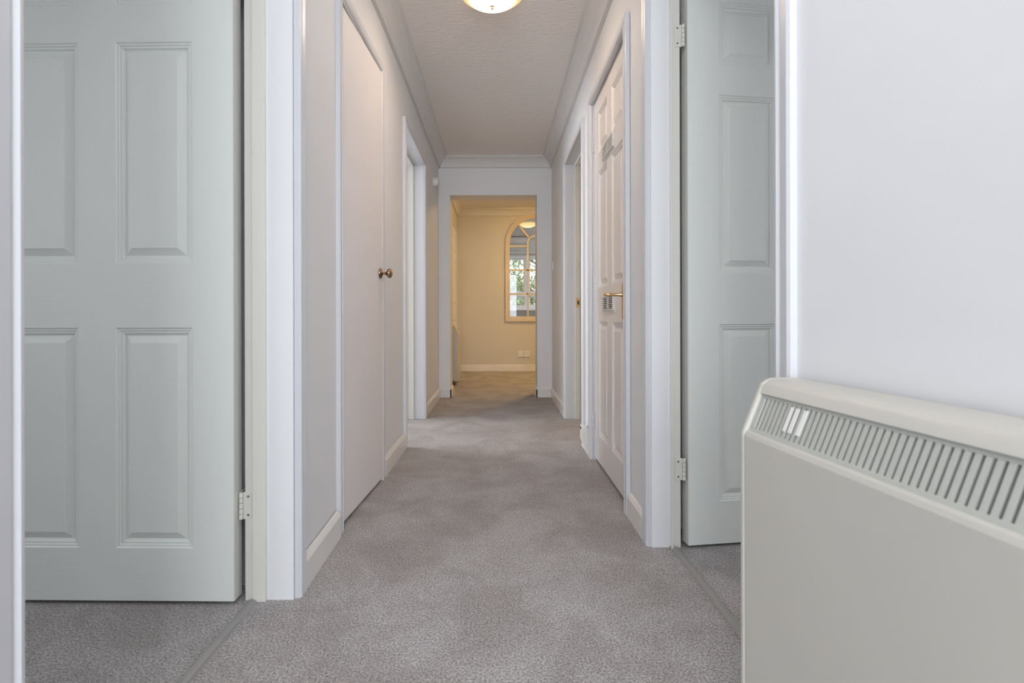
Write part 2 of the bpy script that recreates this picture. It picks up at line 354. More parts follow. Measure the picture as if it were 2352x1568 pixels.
bb('baseboard_front', base_y(OX1, 5.115, OX1, 5.37, -1), 'baseboard end inside the right jamb of the square opening')
bb('baseboard_front', base_x(-0.585, 2.4, LY, -1), 'baseboard under the arched window on the lobby wall')
bb('baseboard_left', base_y(-0.585, 5.36, -0.585, 6.75, 1), 'baseboard behind the small lobby heater')

# ------------------------------------------------------------------ door parts
ARCH = [(0, 0), (0, 0.011), (0.006, 0.0175), (0.012, 0.0185), (0.018, 0.014), (0.024, 0.0165), (0.044, 0.0185), (0.050, 0.015), (0.050, 0)]
# (across width from opening side, projection)
def architrave(parent, xw, side, ya, yb, ztop, width=0.05, proj=1.0, m='gloss', stiles=(1, 1), head=True, z0=0.0, name='architrave', hw=None):
    """frame on wall plane X=xw; side=+1 projects to +X. opening between ya<yb, top ztop"""
    k = width/0.05; hk = (hw or width)/0.05
    P = [(a*k, b_*proj) for a, b_ in ARCH]; PH = [(a*hk, b_*proj) for a, b_ in ARCH]
    xa = xw if not isinstance(xw, tuple) else xw[0]; xb = xw if not isinstance(xw, tuple) else xw[1]
    H = (hw or width)
    if stiles[0]: obj(name, prism(BM(), P, lambda p: (xa+side*p[1], ya-p[0], z0), lambda p: (xa+side*p[1], ya-p[0], ztop+p[0]*H/width)), M[m], parent)
    if stiles[1]: obj(name, prism(BM(), P, lambda p: (xb+side*p[1], yb+p[0], z0), lambda p: (xb+side*p[1], yb+p[0], ztop+p[0]*H/width)), M[m], parent)
    if head: obj(name, prism(BM(), P, lambda p: (xa+side*p[1], ya-p[0], ztop+p[0]*H/width), lambda p: (xb+side*p[1], yb+p[0], ztop+p[0]*H/width)), M[m], parent)

def panel_mesh(wd, ht, th):
    """raised and fielded panel, both faces; local x 0..wd, z 0..ht, y centred thickness th (leaf thickness)"""
    bm = BM(); rings = [(0, 0), (0.0035, 0.0035), (0.0075, 0.0035), (0.010, 0.0065), (0.0145, 0.0065), (0.018, 0.0115), (0.022, 0.0130), (0.041, 0.0036), (0.0425, 0.0022)]
    def face(s):
        out = []
        for ins, dep in rings:
            y = s*(th/2-dep)
            out.append([bm.verts.new(p) for p in ((ins, y, ins), (wd-ins, y, ins), (wd-ins, y, ht-ins), (ins, y, ht-ins))])
        for a, b_ in zip(out, out[1:]):
            for i in range(4): bm.faces.new((a[i], a[(i+1)%4], b_[(i+1)%4], b_[i]))
        bm.faces.new(out[-1]); return out[0]
    a = face(-1); b_ = face(1)
    for i in range(4): bm.faces.new((a[i], a[(i+1)%4], b_[(i+1)%4], b_[i]))
    return bm
PZ = [(0.158, 0.769), (0.948, 1.562), (1.665, 1.884)]
def six_panel_leaf(parent, wd, m, mrail, th=0.042, top=1.978, z0=0.012, st=0.113, mu=0.105, name='door_leaf'):
    """leaf in local coords: x 0..wd, y -th/2..th/2"""
    pw = (wd-2*st-mu)/2; cols = [(st, st+pw), (st+pw+mu, wd-st)]; h = th/2
    bm = BM()
    box(bm, 0, st, -h, h, z0, top); box(bm, wd-st, wd, -h, h, z0, top); box(bm, st+pw, st+pw+mu, -h, h, z0, top)
    leaf = obj(name, bm, m, parent)
    for a, b_ in ((z0, PZ[0][0]), (PZ[0][1], PZ[1][0]), (PZ[1][1], PZ[2][0]), (PZ[2][1], top)):
        bm = BM()
        for x0, x1 in cols: box(bm, x0, x1, -h, h, a, b_)
        obj('rail', bm, mrail, leaf)
    for za, zb in PZ:
        me = None
        for x0, x1 in cols:
            if me is None:
                p = obj('panel', panel_mesh(x1-x0, zb-za, th), m, leaf); me = p.data
            else:
                p = bpy.data.objects.new('panel', me); COL.objects.link(p); p.parent = leaf
            p.location = (x0, 0, za)
    return leaf

def butt_hinge(parent, loc, rz, m, h=0.076, flip=1):
    """origin at pin; jamb plate spreads +x facing -y ; door plate goes back along +y on x=-0.002"""
    e = obj('hinge', box(BM(), 0.003, 0.026, 0.0, 0.0025, -h/2, h/2), m, parent, bevel=0.0006); e.location = loc; e.rotation_euler = (0, 0, rz)
    if flip < 0: e.scale = (-1, 1, 1)
    obj('hinge_plate', box(BM(), -0.0085, -0.006, 0.002, 0.030, -h/2, h/2), m, e)
    for k in range(5):
        z0 = -h/2+k*h/5; bm = lathe(BM(), [(0.0045, z0+0.0006), (0.0052, z0+0.0014), (0.0052, z0+h/5-0.0014), (0.0045, z0+h/5-0.0006)], 'Z', 12, (-0.002, -0.002, 0))
        obj('knuckle', bm, m, e, smooth=True)
    for k in (-1, 0, 1):
        s = obj('screw', lathe(BM(), [(0.0035, 0), (0.0034, -0.0008), (0.0012, -0.0010), (0.0008, -0.0003)], 'Y', 12, (0.0175, 0, k*0.026)), M['steel'] if k != 0 else m, e)
        s = obj('screw', lathe(BM(), [(0.0035, -0.006), (0.0034, -0.0052), (0.0012, -0.005), (0.0008, -0.0055)], 'X', 12, (0, 0.020, k*0.026)), M['steel'], e)
    return e
def pin_hinge(parent, x, y, z, m, h=0.076, r=0.0055):
    """only the knuckle stands proud; leaves let into the joint"""
    e = obj('hinge', box(BM(), -0.002, 0.002, -0.012, 0.012, -h/2+0.004, h/2-0.004), m, parent); e.location = (x, y, z)
    sgn = 1 if x < 0 else -1
    for k in range(5):
        z0 = -h/2+k*h/5; obj('knuckle', lathe(BM(), [(r*0.85, z0+0.0006), (r, z0+0.0014), (r, z0+h/5-0.0014), (r*0.85, z0+h/5-0.0006)], 'Z', 12, (sgn*0.006, 0, 0)), m, e, smooth=True)
    return e
def lining(parent, x_in, x_out, ya, yb, ztop, m='gloss', mreb='cream', stopx=None, th=0.03):
    """jamb boards lining the wall thickness. x_in = hallway side, x_out = room side; rebate beyond stop"""
    s = 1 if x_out > x_in else -1
    lo, hi = sorted((x_in, x_out))
    obj('jamb', box(BM(), lo, hi, ya-th, ya, 0, ztop+th), M[m], parent, bevel=0.001)
    obj('jamb', box(BM(), lo, hi, yb, yb+th, 0, ztop+th), M[m], parent, bevel=0.001)
    obj('head', box(BM(), lo, hi, ya, yb, ztop, ztop+th), M[m], parent)
    if stopx:
        a, b_ = sorted(stopx)
        obj('door_stop', box(BM(), a, b_, ya, ya+0.014, 0, ztop), M[mreb], parent, bevel=0.001)
        obj('door_stop', box(BM(), a, b_, yb-0.014, yb, 0, ztop), M[mreb], parent, bevel=0.001)
        obj('door_stop', box(BM(), a, b_, ya+0.014, yb-0.014, ztop-0.014, ztop), M[mreb], parent)
        # rebate strip behind the stop, older cream paint
        c0, c1 = sorted((stopx[1], x_out))
        obj('rebate', box(BM(), c0, c1, yb-0.006, yb, 0, ztop), M[mreb], parent, bevel=0.0006)
        obj('rebate', box(BM(), c0, c1, ya, ya+0.006, 0, ztop), M[mreb], parent, bevel=0.0006)
def droot(name, loc, label):
    e = empty(name, loc); tag(e, label, 'door', kind='structure'); return e

# door_1 : near left, open into the left room
d1 = droot('door_1', (0, 0, 0), 'white six panel door standing open into the left room, nearest the viewer')
lining(d1, -0.580, -0.712, 0.628, 1.477, OP_T, stopx=(-0.652, -0.688))
architrave(d1, -0.577, 1, 0.623, 1.483, OP_T+0.006, width=0.046)
# worn cream patch at the foot of the jamb
lf = empty('door_swing', (-0.7318, 1.466, 0), PI+math.radians(-1.0), d1)
leaf = six_panel_leaf(lf, 0.762, M['door'], M['door_rail'])
# lift swing pivot: leaf object is a part, keep the tree shallow
def flatten(e):
    mw = Matrix.LocRotScale(e.location, e.rotation_euler, e.scale); p = e.parent
    for ch in list(e.children):
        ch.parent = p; ch.matrix_local = mw @ Matrix.LocRotScale(ch.location, ch.rotation_euler, ch.scale)
    bpy.data.objects.remove(e)
bxo('edge_lipping', (0, 0.0022, -0.0205, 0.0205, 0.0125, 1.9775), M['cream'], leaf).location = (-0.0023, 0, 0)
flatten(lf)
for z in (0.268, 1.755): butt_hinge(d1, (-0.7195, 1.4685, z), 0, M['cream'])
# door_2 : near right, open into the right room
d2 = droot('door_2', (0, 0, 0), 'white six panel door standing open into the right room beside the heater')
lining(d2, 0.533, 0.628, 0.980, 1.803, OP_T, stopx=(0.594, 0.600))
architrave(d2, 0.531, -1, 0.975, 1.809, OP_T+0.006, width=0.054)
lf = empty('door_swing', (0.6505, 1.8095, 0), math.radians(7.8), d2)
leaf = six_panel_leaf(lf, 0.762, M['door'], M['door_rail'])
bxo('edge_lipping', (0, 0.0022, -0.0205, 0.0205, 0.0125, 1.9775), M['cream'], leaf).location = (-0.0023, 0, 0)
flatten(lf)
for z in (0.272, 1.760): butt_hinge(d2, (0.6370, 1.7945, z), 0, M['cream'], flip=-1)
bxo('bare_wood_chip', (0.5915, 0.5965, 1.796, 1.8028, 0.0, 0.007), M['orange'], d2)

# door_3 : plain flush cupboard door on the left
d3 = droot('door_3', (0, 0, 0), 'plain flush cupboard door with a bronze knob on the left wall')
architrave(d3, (-0.5905, -0.5745), 1, 1.950, 2.545, 1.992, width=0.042, proj=0.95, m='gloss')
bxo('jamb', (-0.70, -0.594, 1.946, 1.952, 0, 1.99), M['cream'], d3); bxo('jamb', (-0.70, -0.574, 2.545, 2.555, 0, 1.99), M['cream'], d3)
bxo('head', (-0.70, -0.58, 1.952, 2.545, 1.986, 1.992), M['cream'], d3)
sw = empty('door_swing', (-0.590, 1.956, 0), math.atan2(0.585, 0.030), d3)
ang = math.atan2(0.585, 0.030)
leaf = bxo('door_leaf', (0, 0.584, 0, 0.036, 0.016, 1.982), M['slab'], sw, bevel=0.0012)
flatten(sw)
kb = Vector((-0.560, 2.497, 1.004))
knob = obj('door_knob', lathe(BM(), [(0.0225, -0.003), (0.0245, 0.000), (0.0235, 0.004), (0.017, 0.0075), (0.010, 0.010), (0.0052, 0.014), (0.0050, 0.020), (0.0075, 0.026), (0.013, 0.031), (0.0205, 0.036), (0.0232, 0.042), (0.0215, 0.049), (0.015, 0.055), (0.006, 0.058), (0.001, 0.0585)], 'X', 32), M['oldbrass'], d3, smooth=True)
knob.location = kb; knob['label'] = 'round antique bronze knob on a domed rose'
for z in (0.262, 1.752): pin_hinge(d3, -0.590, 1.955, z, M['gloss'])
# door_4 : vented six panel cupboard door on the right
d4 = droot('door_4', (0, 0, 0), 'white six panel cupboard door with two louvre vents and brass lever handle')
architrave(d4, (0.529, 0.530), -1, 2.134, 2.914, 1.972, width=0.050, proj=1.0, hw=0.040)
bxo('jamb', (0.534, 0.65, 2.131, 2.138, 0, 1.985), M['gloss'], d4); bxo('jamb', (0.531, 0.65, 2.909, 2.916, 0, 1.985), M['gloss'], d4)
bxo('head', (0.531, 0.65, 2.138, 2.909, 1.976, 1.985), M['gloss'], d4)
sw = empty('door_swing', (0.5605, 2.905, 0), -PI/2, d4)       # local x runs towards the camera, local -y faces the hall
leaf = six_panel_leaf(sw, 0.762, M['door2'], M['door2'], th=0.040, top=1.972, z0=0.016, name='door_leaf')
flatten(sw)
def vent(parent, yc, zc, wy, hz, x):
    fr = BM()  # frame plate with bevelled border as four bars
    o = 0.012
    for (a, b_, c, d) in ((yc-wy/2, yc+wy/2, zc-hz/2, zc-hz/2+o), (yc-wy/2, yc+wy/2, zc+hz/2-o, zc+hz/2), (yc-wy/2, yc-wy/2+o, zc-hz/2+o, zc+hz/2-o), (yc+wy/2-o, yc+wy/2, zc-hz/2+o, zc+hz/2-o)):
        box(fr, x-0.003, x, a, b_, c, d)
    i = 0.010
    for (a, b_, c, d) in ((yc-wy/2+i, yc+wy/2-i, zc-hz/2+i, zc-hz/2+i+0.006), (yc-wy/2+i, yc+wy/2-i, zc+hz/2-i-0.006, zc+hz/2-i), (yc-wy/2+i, yc-wy/2+i+0.006, zc-hz/2+i+0.006, zc+hz/2-i-0.006), (yc+wy/2-i-0.006, yc+wy/2-i, zc-hz/2+i+0.006, zc+hz/2-i-0.006), (yc-0.004, yc+0.004, zc-hz/2+i+0.006, zc+hz/2-i-0.006)):
        box(fr, x-0.011, x-0.0005, a, b_, c, d)
    v_ = obj('vent', fr, M['plastic'], parent, bevel=0.0008)
    v_['label'] = 'white louvre vent plate'
    n = 6; zz0, zz1 = zc-hz/2+0.017, zc+hz/2-0.017
    for k in range(n):
        z = zz0+(zz1-zz0)*(k+0.5)/n
        prof = [(-0.0105, -0.0022), (-0.0105, 0.0018), (-0.001, 0.0030), (-0.001, -0.0010)]
        s = obj('slat', prism(BM(), prof, lambda p: (x+p[0], yc-wy/2+0.014, z+p[1]), lambda p: (x+p[0], yc+wy/2-0.014, z+p[1])), M['plastic'], v_)
    obj('vent_back', box(BM(), x-0.0008, x-0.0002, yc-wy/2+0.013, yc+wy/2-0.013, zz0-0.001, zz1+0.001), M['dark'], v_)
vent(d4, 2.53, 1.617, 0.262, 0.088, 0.5403)
vent(d4, 2.53, 0.860, 0.262, 0.088, 0.5403)
# lever handle
hy, hz = 2.200, 0.859
bm = BM(); N = 20; pl = []
for i in range(N): pass
def plate_pts(w_, h_, n=8):
    pts = []
    for sx, sz, a0 in ((1, 1, 0), (-1, 1, 90), (-1, -1, 180), (1, -1, 270)):
        for i in range(n+1):
            a = math.radians(a0+90*i/n); pts.append((sx*(w_/2-0.012)+0.012*math.cos(a), sz*(h_/2-0.012)+0.012*math.sin(a)))
    return pts
P0 = plate_pts(0.046, 0.169)
prism(bm, P0, lambda p: (0.5400, hy+p[0], hz+p[1]), lambda p: (0.5305, hy+p[0]*0.93, hz+p[1]*0.98))
prism(bm, P0, lambda p: (0.5307, hy+p[0]*0.66, hz+p[1]*0.90), lambda p: (0.5250, hy+p[0]*0.54, hz+p[1]*0.86))
hd = obj('door_handle', bm, M['brass'], d4, bevel=0.0012); hd['label'] = 'satin brass lever handle on a long backplate'
lz = 0.888
bm = lathe(BM(), [(0.0105, 0.0), (0.0100, -0.006), (0.0080, -0.012), (0.0070, -0.030), (0.0072, -0.046), (0.0088, -0.056), (0.0088, -0.064), (0.006, -0.068)], 'X', 20, (0.5255, hy, lz))
tube(bm, [(0.4660, hy, lz), (0.4680, hy+0.018, lz+0.001), (0.4705, hy+0.05, lz+0.002), (0.471, hy+0.070, lz+0.003), (0.4725, hy+0.086, lz+0.002), (0.476, hy+0.092, lz)], [0.0086, 0.0080, 0.0074, 0.0080, 0.0090, 0.0055], 14)
obj('lever', bm, M['brass'], hd, smooth=True)
bxo('latch_tab', (0.5365, 0.5402, 2.158, 2.166, 0.975, 0.998), M['plastic'], d4)
for z in (0.222, 1.742): pin_hinge(d4, 0.538, 2.907, z, M['gloss'], h=0.080)

# door_5 : far left doorway, its door swung back inside
d5 = droot('door_5', (0, 0, 0), 'far left doorway with its white door swung back into the room')
lining(d5, -0.572, -0.716, 3.195, 4.055, OP_T-0.005, stopx=(-0.650, -0.688))
architrave(d5, (-0.570, -0.575), 1, 3.196, 4.058, OP_T-0.005, width=0.048, proj=1.1, hw=0.034)
lf = empty('door_swing', (-0.7275, 4.045, 0), PI+math.radians(-1.5), d5)
leaf = six_panel_leaf(lf, 0.762, M['door'], M['door_rail'])
bxo('edge_lipping', (0, 0.0022, -0.0205, 0.0205, 0.0125, 1.9775), M['cream'], leaf).location = (-0.0023, 0, 0)
flatten(lf)
for z in (0.262, 1.752): butt_hinge(d5, (-0.718, 4.046, z), 0, M['cream'])
# door_6 : far right doorway
d6 = droot('door_6', (0, 0, 0), 'far right doorway into a warmly lit room, brass latch plate on its jamb')
lining(d6, 0.530, 0.680, 3.215, 4.055, OP_T-0.005, stopx=(0.600, 0.636), mreb='cream')
architrave(d6, (0.531, 0.532), -1, 3.216, 4.058, OP_T-0.005, width=0.048, proj=1.0, hw=0.034)
kp = obj('strike_plate', box(BM(), 0.604, 0.640, 4.0385, 4.0405, 0.865, 0.935), M['brass'], d6, bevel=0.0008)
obj('latch_hole', box(BM(), 0.617, 0.630, 4.0375, 4.0386, 0.885, 0.915), M['slot'], kp)
for z in (0.873, 0.927): obj('screw', lathe(BM(), [(0.0035, 0), (0.003, -0.001), (0.0005, -0.0012)], 'Y', 10, (0.6235, 4.0385, z)), M['brass'], kp)
obj('hook', tube(BM(), [(0.630, 4.041, 1.205), (0.630, 4.022, 1.205), (0.630, 4.012, 1.195), (0.630, 4.014, 1.183)], 0.0025), M['brass'], d6, smooth=True)
lf = empty('door_swing', (0.700, 3.205, 0), math.radians(-1), d6)
leaf = six_panel_leaf(lf, 0.762, M['door'], M['door_rail']); flatten(lf)
# lobby doorway on left wall (mostly hidden)
d7 = droot('door_7', (0, 0, 0), 'closed door in the left lobby wall behind the small heater')
architrave(d7, -0.585, 1, 6.62, 7.38, OP_T, width=0.05)
sw = empty('door_swing', (-0.600, 6.62, 0), PI/2, d7)
six_panel_leaf(sw, 0.76, M['door'], M['door_rail'], th=0.040); flatten(sw)

# threshold bars
for nm, xa, ya, xb, yb, lab in (('threshold_strip', -0.688, 0.62, -0.688, 1.462, 'grey metal carpet bar across the near left doorway'),
                           ('threshold_strip', 0.612, 0.98, 0.610, 1.79, 'grey metal carpet bar across the near right doorway')):
    prof = [(-0.013, 0.0), (-0.010, 0.0055), (-0.004, 0.008), (0.004, 0.008), (0.010, 0.0055), (0.013, 0.0)]
    o = obj(nm, prism(BM(), prof, lambda p: (xa+p[0], ya, p[1]), lambda p: (xb+p[0], yb, p[1])), M['strip'], smooth=False)
    tag(o, lab, 'threshold')

# ------------------------------------------------------------------ arched window
wn = empty('window_1', (AX, LY, 0.74)); tag(wn, 'tall arched interior window with glazing bars in the lobby wall', 'window', kind='structure')
def arch_path(r, zb, n=28):
    return [(-r, zb)]+[(r*math.cos(PI-PI*i/n), AZ+r*math.sin(PI-PI*i/n)) for i in range(n+1)]+[(r, zb)]
def arch_ring(bm, ro, ri, zbo, zbi, y0, y1):
    A = arch_path(ro, zbo); B = arch_path(ri, zbi); n = len(A)
    for i in range(n):
        j = (i+1) % n
        q = [A[i], A[j], B[j], B[i]]
        prism(bm, q, lambda p: (p[0], y0, p[1]), lambda p: (p[0], y1, p[1]))
def place(o): o.matrix_local = Matrix.Translation((0, -LY, -0.74)); return o
bm = BM(); arch_ring(bm, AR, AR-0.036, 0.718, 0.754, LY-0.030, LY+0.02); place(obj('window_frame', bm, M['magnolia'], wn, bevel=0.003))
bm = BM(); arch_ring(bm, AR-0.034, AR-0.064, 0.752, 0.790, LY-0.020, LY+0.03); place(obj('window_frame', bm, M['magnolia'], wn, bevel=0.003))
GR = AR-0.066; zb = 0.79
def bar(pts, wd=0.024, y0=LY-0.014, y1=LY+0.016):
    bm = BM(); pts = [Vector(p) for p in pts]; L = []; R_ = []
    for i, p in enumerate(pts):
        t = (pts[min(i+1, len(pts)-1)]-pts[max(i-1, 0)]).normalized(); nrm = Vector((-t.y, t.x))
        L.append(p+nrm*wd/2); R_.append(p-nrm*wd/2)
    poly = L+R_[::-1]
    for i in range(len(pts)-1):
        prism(bm, [L[i], L[i+1], R_[i+1], R_[i]], lambda p: (p[0], y0, p[1]), lambda p: (p[0], y1, p[1]))
    return place(obj('glazing_bar', bm, M['magnolia'], wn))
ix = 0.108
zi = AZ+0.010
inner = [(-ix, zb), (-ix, zi)]+[(ix*math.cos(PI-PI*i/14), zi+ix*math.sin(PI-PI*i/14)) for i in range(1, 14)]+[(ix, zi), (ix, zb)]
bar(inner)
for z in (1.802, 1.460, 1.112):
    if z > 1.7:
        bar([(-GR, z), (-ix, z)]); bar([(ix, z), (GR, z)])
    else: bar([(-GR, z), (GR, z)])
for s in (-1, 1): bar([(s*ix*0.75, zi+ix*0.70), (s*GR*0.66, AZ+GR*0.76)])
bm = BM(); pts = arch_path(GR, zb)
prism(bm, pts, lambda p: (p[0], LY+0.004, p[1]), lambda p: (p[0], LY+0.008, p[1])); place(obj('pane', bm, M['glass'], wn))

# ------------------------------------------------------------------ living room window
wg = empty('window_2', ((WX0+WX1)/2, WY, WZ0)); tag(wg, 'white living room window looking onto trees', 'window', kind='structure')
def wpart(name, dims, m, parent=wg, bevel=0.0):
    x0, x1, y0, y1, z0, z1 = dims; cx, cy, cz = wg.location
    return obj(name, box(BM(), x0-cx, x1-cx, y0-cy, y1-cy, z0-cz, z1-cz), M[m], parent, bevel=bevel)
fw = 0.055
wpart('window_frame', (WX0, WX1, WY+0.03, WY+0.10, WZ1-fw-0.01, WZ1), 'upvc'); wpart('window_frame', (WX0, WX1, WY+0.03, WY+0.10, WZ0, WZ0+fw), 'upvc')
wpart('window_frame', (WX0, WX0+fw, WY+0.03, WY+0.10, WZ0+fw, WZ1-fw), 'upvc'); wpart('window_frame', (WX1-fw, WX1, WY+0.03, WY+0.10, WZ0+fw, WZ1-fw), 'upvc')
for mxx in (0.575, 1.20, -0.03): wpart('mullion', (mxx-0.045, mxx+0.045, WY+0.03, WY+0.10, WZ0+fw, WZ1-fw), 'upvc', bevel=0.004)
wpart('transom', (WX0+fw, WX1-fw, WY+0.025, WY+0.10, 1.175, 1.26), 'upvc', bevel=0.004)
for (a, b_) in ((0.015, 0.53), (0.62, 1.155), (1.245, WX1-fw), (WX0+fw, -0.075)):
    for (z0, z1) in ((WZ0+fw, 1.175), (1.26, WZ1-fw-0.01)):
        s = wpart('sash', (a, b_, WY+0.045, WY+0.05, z0, z0+0.02), 'upvc')
        for dd in ((a, b_, z1-0.02, z1), (a, a+0.02, z0, z1), (b_-0.02, b_, z0, z1)): wpart('sash_bar', (dd[0], dd[1], WY+0.04, WY+0.06, dd[2], dd[3]), 'upvc', s)
        wpart('pane', (a, b_, WY+0.062, WY+0.066, z0, z1), 'glass')
wpart('window_sill', (WX0-0.05, WX1+0.05, WY-0.12, WY+0.05, WZ0-0.025, WZ0+0.003), 'upvc', bevel=0.004)
rl = wpart('curtain_track', (WX0-0.2, WX1+0.2, WY-0.06, WY-0.035, 2.015, 2.035), 'upvc')

# back window behind the viewer
wb = empty('window_3', (0, -2.95, 0.45)); tag(wb, 'white window of the entrance area behind the viewer', 'window', kind='structure')
bm = BM()
for d in ((-1.15, -1.08, 0, 1.75), (1.08, 1.15, 0, 1.75), (-1.08, 1.08, 0, 0.07), (-1.08, 1.08, 1.68, 1.75), (-0.03, 0.03, 0.07, 1.68)): box(bm, d[0], d[1], -0.03, 0.03, d[2], d[3])
obj('window_frame', bm, M['upvc'], wb); obj('pane', box(BM(), -1.08, 1.08, -0.004, 0.004, 0.07, 1.68), M['glass'], wb)

# ------------------------------------------------------------------ heaters
def slab_heater(name, loc, rz, length, label, nslat, pitch, detailed=True, depth=0.115, hh=0.693, bottom=0.11):
    """local: x = out from wall (0 = wall side back), y along wall from far end 0 to -length, z up"""
    r = empty(name, loc, rz); tag(r, label, 'heater')
    D = depth; zs = hh-0.088; zt = hh-0.024
    xt = D-0.029     # front x at top of slope
    # profile of end caps / casing (x, z)
    prof = [(0.012, bottom), (D-0.006, bottom), (D, bottom+0.008), (D, zs-0.006), (D-0.002, zs), (xt, zt), (xt-0.006, hh-0.010), (xt-0.016, hh-0.002), (xt-0.026, hh), (0.012, hh)]
    cap = 0.012
    bm = BM(); prism(bm, prof, lambda p: (p[0], 0, p[1]), lambda p: (p[0], -cap, p[1])); obj('end_cap', bm, M['heater'], r, smooth=False, bevel=0.004, seg=3)
    bm = BM(); prism(bm, prof, lambda p: (p[0], -length+cap, p[1]), lambda p: (p[0], -length, p[1])); obj('end_cap', bm, M['heater'], r, bevel=0.004, seg=3)
    e = 0.0005
    # front panel, top cover, with rolled edges
    fp = [(D-0.010, bottom+0.002), (D-0.001, bottom+0.008), (D-0.0005, zs-0.008), (D-0.004, zs+0.001), (D-0.012, zs+0.001)]
    bm = BM(); prism(bm, fp, lambda p: (p[0], -cap, p[1]), lambda p: (p[0], -length+cap, p[1])); obj('front_panel', bm, M['heater'], r, bevel=0.0035, seg=3)
    tp = [(0.013, hh-0.001), (xt-0.026, hh-0.001), (xt-0.016, hh-0.003), (xt-0.006, hh-0.011), (xt-0.001, zt-0.001), (xt-0.012, zt-0.002), (xt-0.020, hh-0.014), (0.013, hh-0.014)]
    bm = BM(); prism(bm, tp, lambda p: (p[0], -cap, p[1]), lambda p: (p[0], -length+cap, p[1])); obj('top_cover', bm, M['heater'], r, smooth=True)
    bm = BM(); box(bm, 0.012, 0.018, -length+cap, -cap, bottom, hh-0.012); obj('back_plate', bm, M['heater'], r)
    bm = BM(); box(bm, 0.02, D-0.012, -length+cap, -cap, bottom, bottom+0.004); box(bm, 0.03, 0.034, -length+cap, -cap, bottom, hh-0.02); obj('inner_baffle', bm, M['dark'], r)
    for yb in (-0.12, -length+0.08): obj('wall_bracket', box(BM(), 0.0, 0.013, yb, yb+0.04, 0.2, 0.6), M['dark'], r)
    # grille: sloping frame from (D-0.006,zs) to (xt-0.004,zt)
    a = Vector((D-0.007, zs-0.001)); b_ = Vector((xt-0.005, zt-0.001)); t = (b_-a); L = t.length; t.normalize(); nrm = Vector((t.y, -t.x))   # outward
    def P(u, d): q = a+t*u+nrm*d; return q
    def gbar(bm, u0, u1, d0, d1, y0, y1):
        pts = [P(u0, d0), P(u1, d0), P(u1, d1), P(u0, d1)]
        prism(bm, pts, lambda p: (p[0], y0, p[1]), lambda p: (p[0], y1, p[1]))
    bm = BM(); gbar(bm, 0.0, 0.009, -0.008, -0.001, -cap, -length+cap); gbar(bm, L-0.007, L, -0.008, -0.001, -cap, -length+cap)
    gbar(bm, 0.009, L-0.007, -0.008, -0.001, -cap, -cap-0.012); gbar(bm, 0.009, L-0.007, -0.008, -0.001, -length+cap+0.012, -length+cap)
    bk = BM(); gbar(bk, 0.002, L-0.002, -0.026, -0.024, -cap-0.001, -length+cap+0.001); obj('gap_backing', bk, M['dark'], r)  # near-black plate added so the gaps between slats look deeply shaded
    obj('grille_frame', bm, M['grille'] if detailed else M['heater'], r, bevel=0.001)
    if detailed:
        y = -cap-0.012-pitch; me = None
        for k in range(nslat):
            if y-pitch*0.6 < -length+cap+0.014: break
            if me is None:
                bm = BM(); gbar(bm, 0.006, L-0.005, -0.0090, -0.0015, 0, -pitch*0.58); s = obj('slat', bm, M['grille'], r, bevel=0.0006); me = s.data
            else:
                s = bpy.data.objects.new('slat', me); COL.objects.link(s); s.parent = r
            s.location = (0, y+pitch*0.6, 0); y -= pitch
        # pale tags showing between the slats
        for yy, ww in ((-0.092, 0.0060), (-0.104, 0.0085), (-0.122, 0.0085)):
            bm = BM(); gbar(bm, 0.020, L-0.010, -0.0014, -0.0002, yy, yy-ww); obj('white_tag', bm, M['plastic'], r)
    else:
        bm = BM(); gbar(bm, 0.009, L-0.007, -0.006, -0.003, -cap-0.01, -length+cap+0.01); obj('grille_mesh', bm, M['grille'], r)
    return r
# near heater : wall side at X~0.53, runs toward the viewer; local +x must point to -X, local y far end at 0 -> toward the camera
ah = math.radians(5.15)
# local x -> world -X ; local -y -> world -Y ; needs mirror, so rotate 180 and flip lengthwise
h1 = slab_heater('panel_heater', (0, 0, 0), 0, 0.72, 'large cream panel heater with a slatted top grille, mounted on the near right wall', 80, 0.0108)
h1.scale = (-1, 1, 1); h1.location = (0.5285, 0.905, 0); h1.rotation_euler = (0, 0, ah)
h2 = slab_heater('panel_heater', (-0.570, 6.36, 0), 0, 0.40, 'small cream heater on the left lobby wall beyond the square opening', 0, 0.011, detailed=False, hh=0.685, bottom=0.06, depth=0.12)
o = obj('power_cable', tube(BM(), [(-0.52, 6.372, 0.02), (-0.47, 6.368, 0.07), (-0.43, 6.36, 0.10), (-0.415, 6.40, 0.075), (-0.42, 6.42, 0.035), (-0.445, 6.42, 0.012), (-0.49, 6.40, 0.006)], 0.0045, 8), M['plastic'], smooth=True)
tag(o, 'white cable looping out from under the small lobby heater', 'cable')
o = obj('fused_spur', box(BM(), -0.570, -0.530, LY-0.028, LY-0.0152, 0.052, 0.092), M['plastic'], bevel=0.002); tag(o, 'small white box on the lobby baseboard beside the heater', 'electrical box')

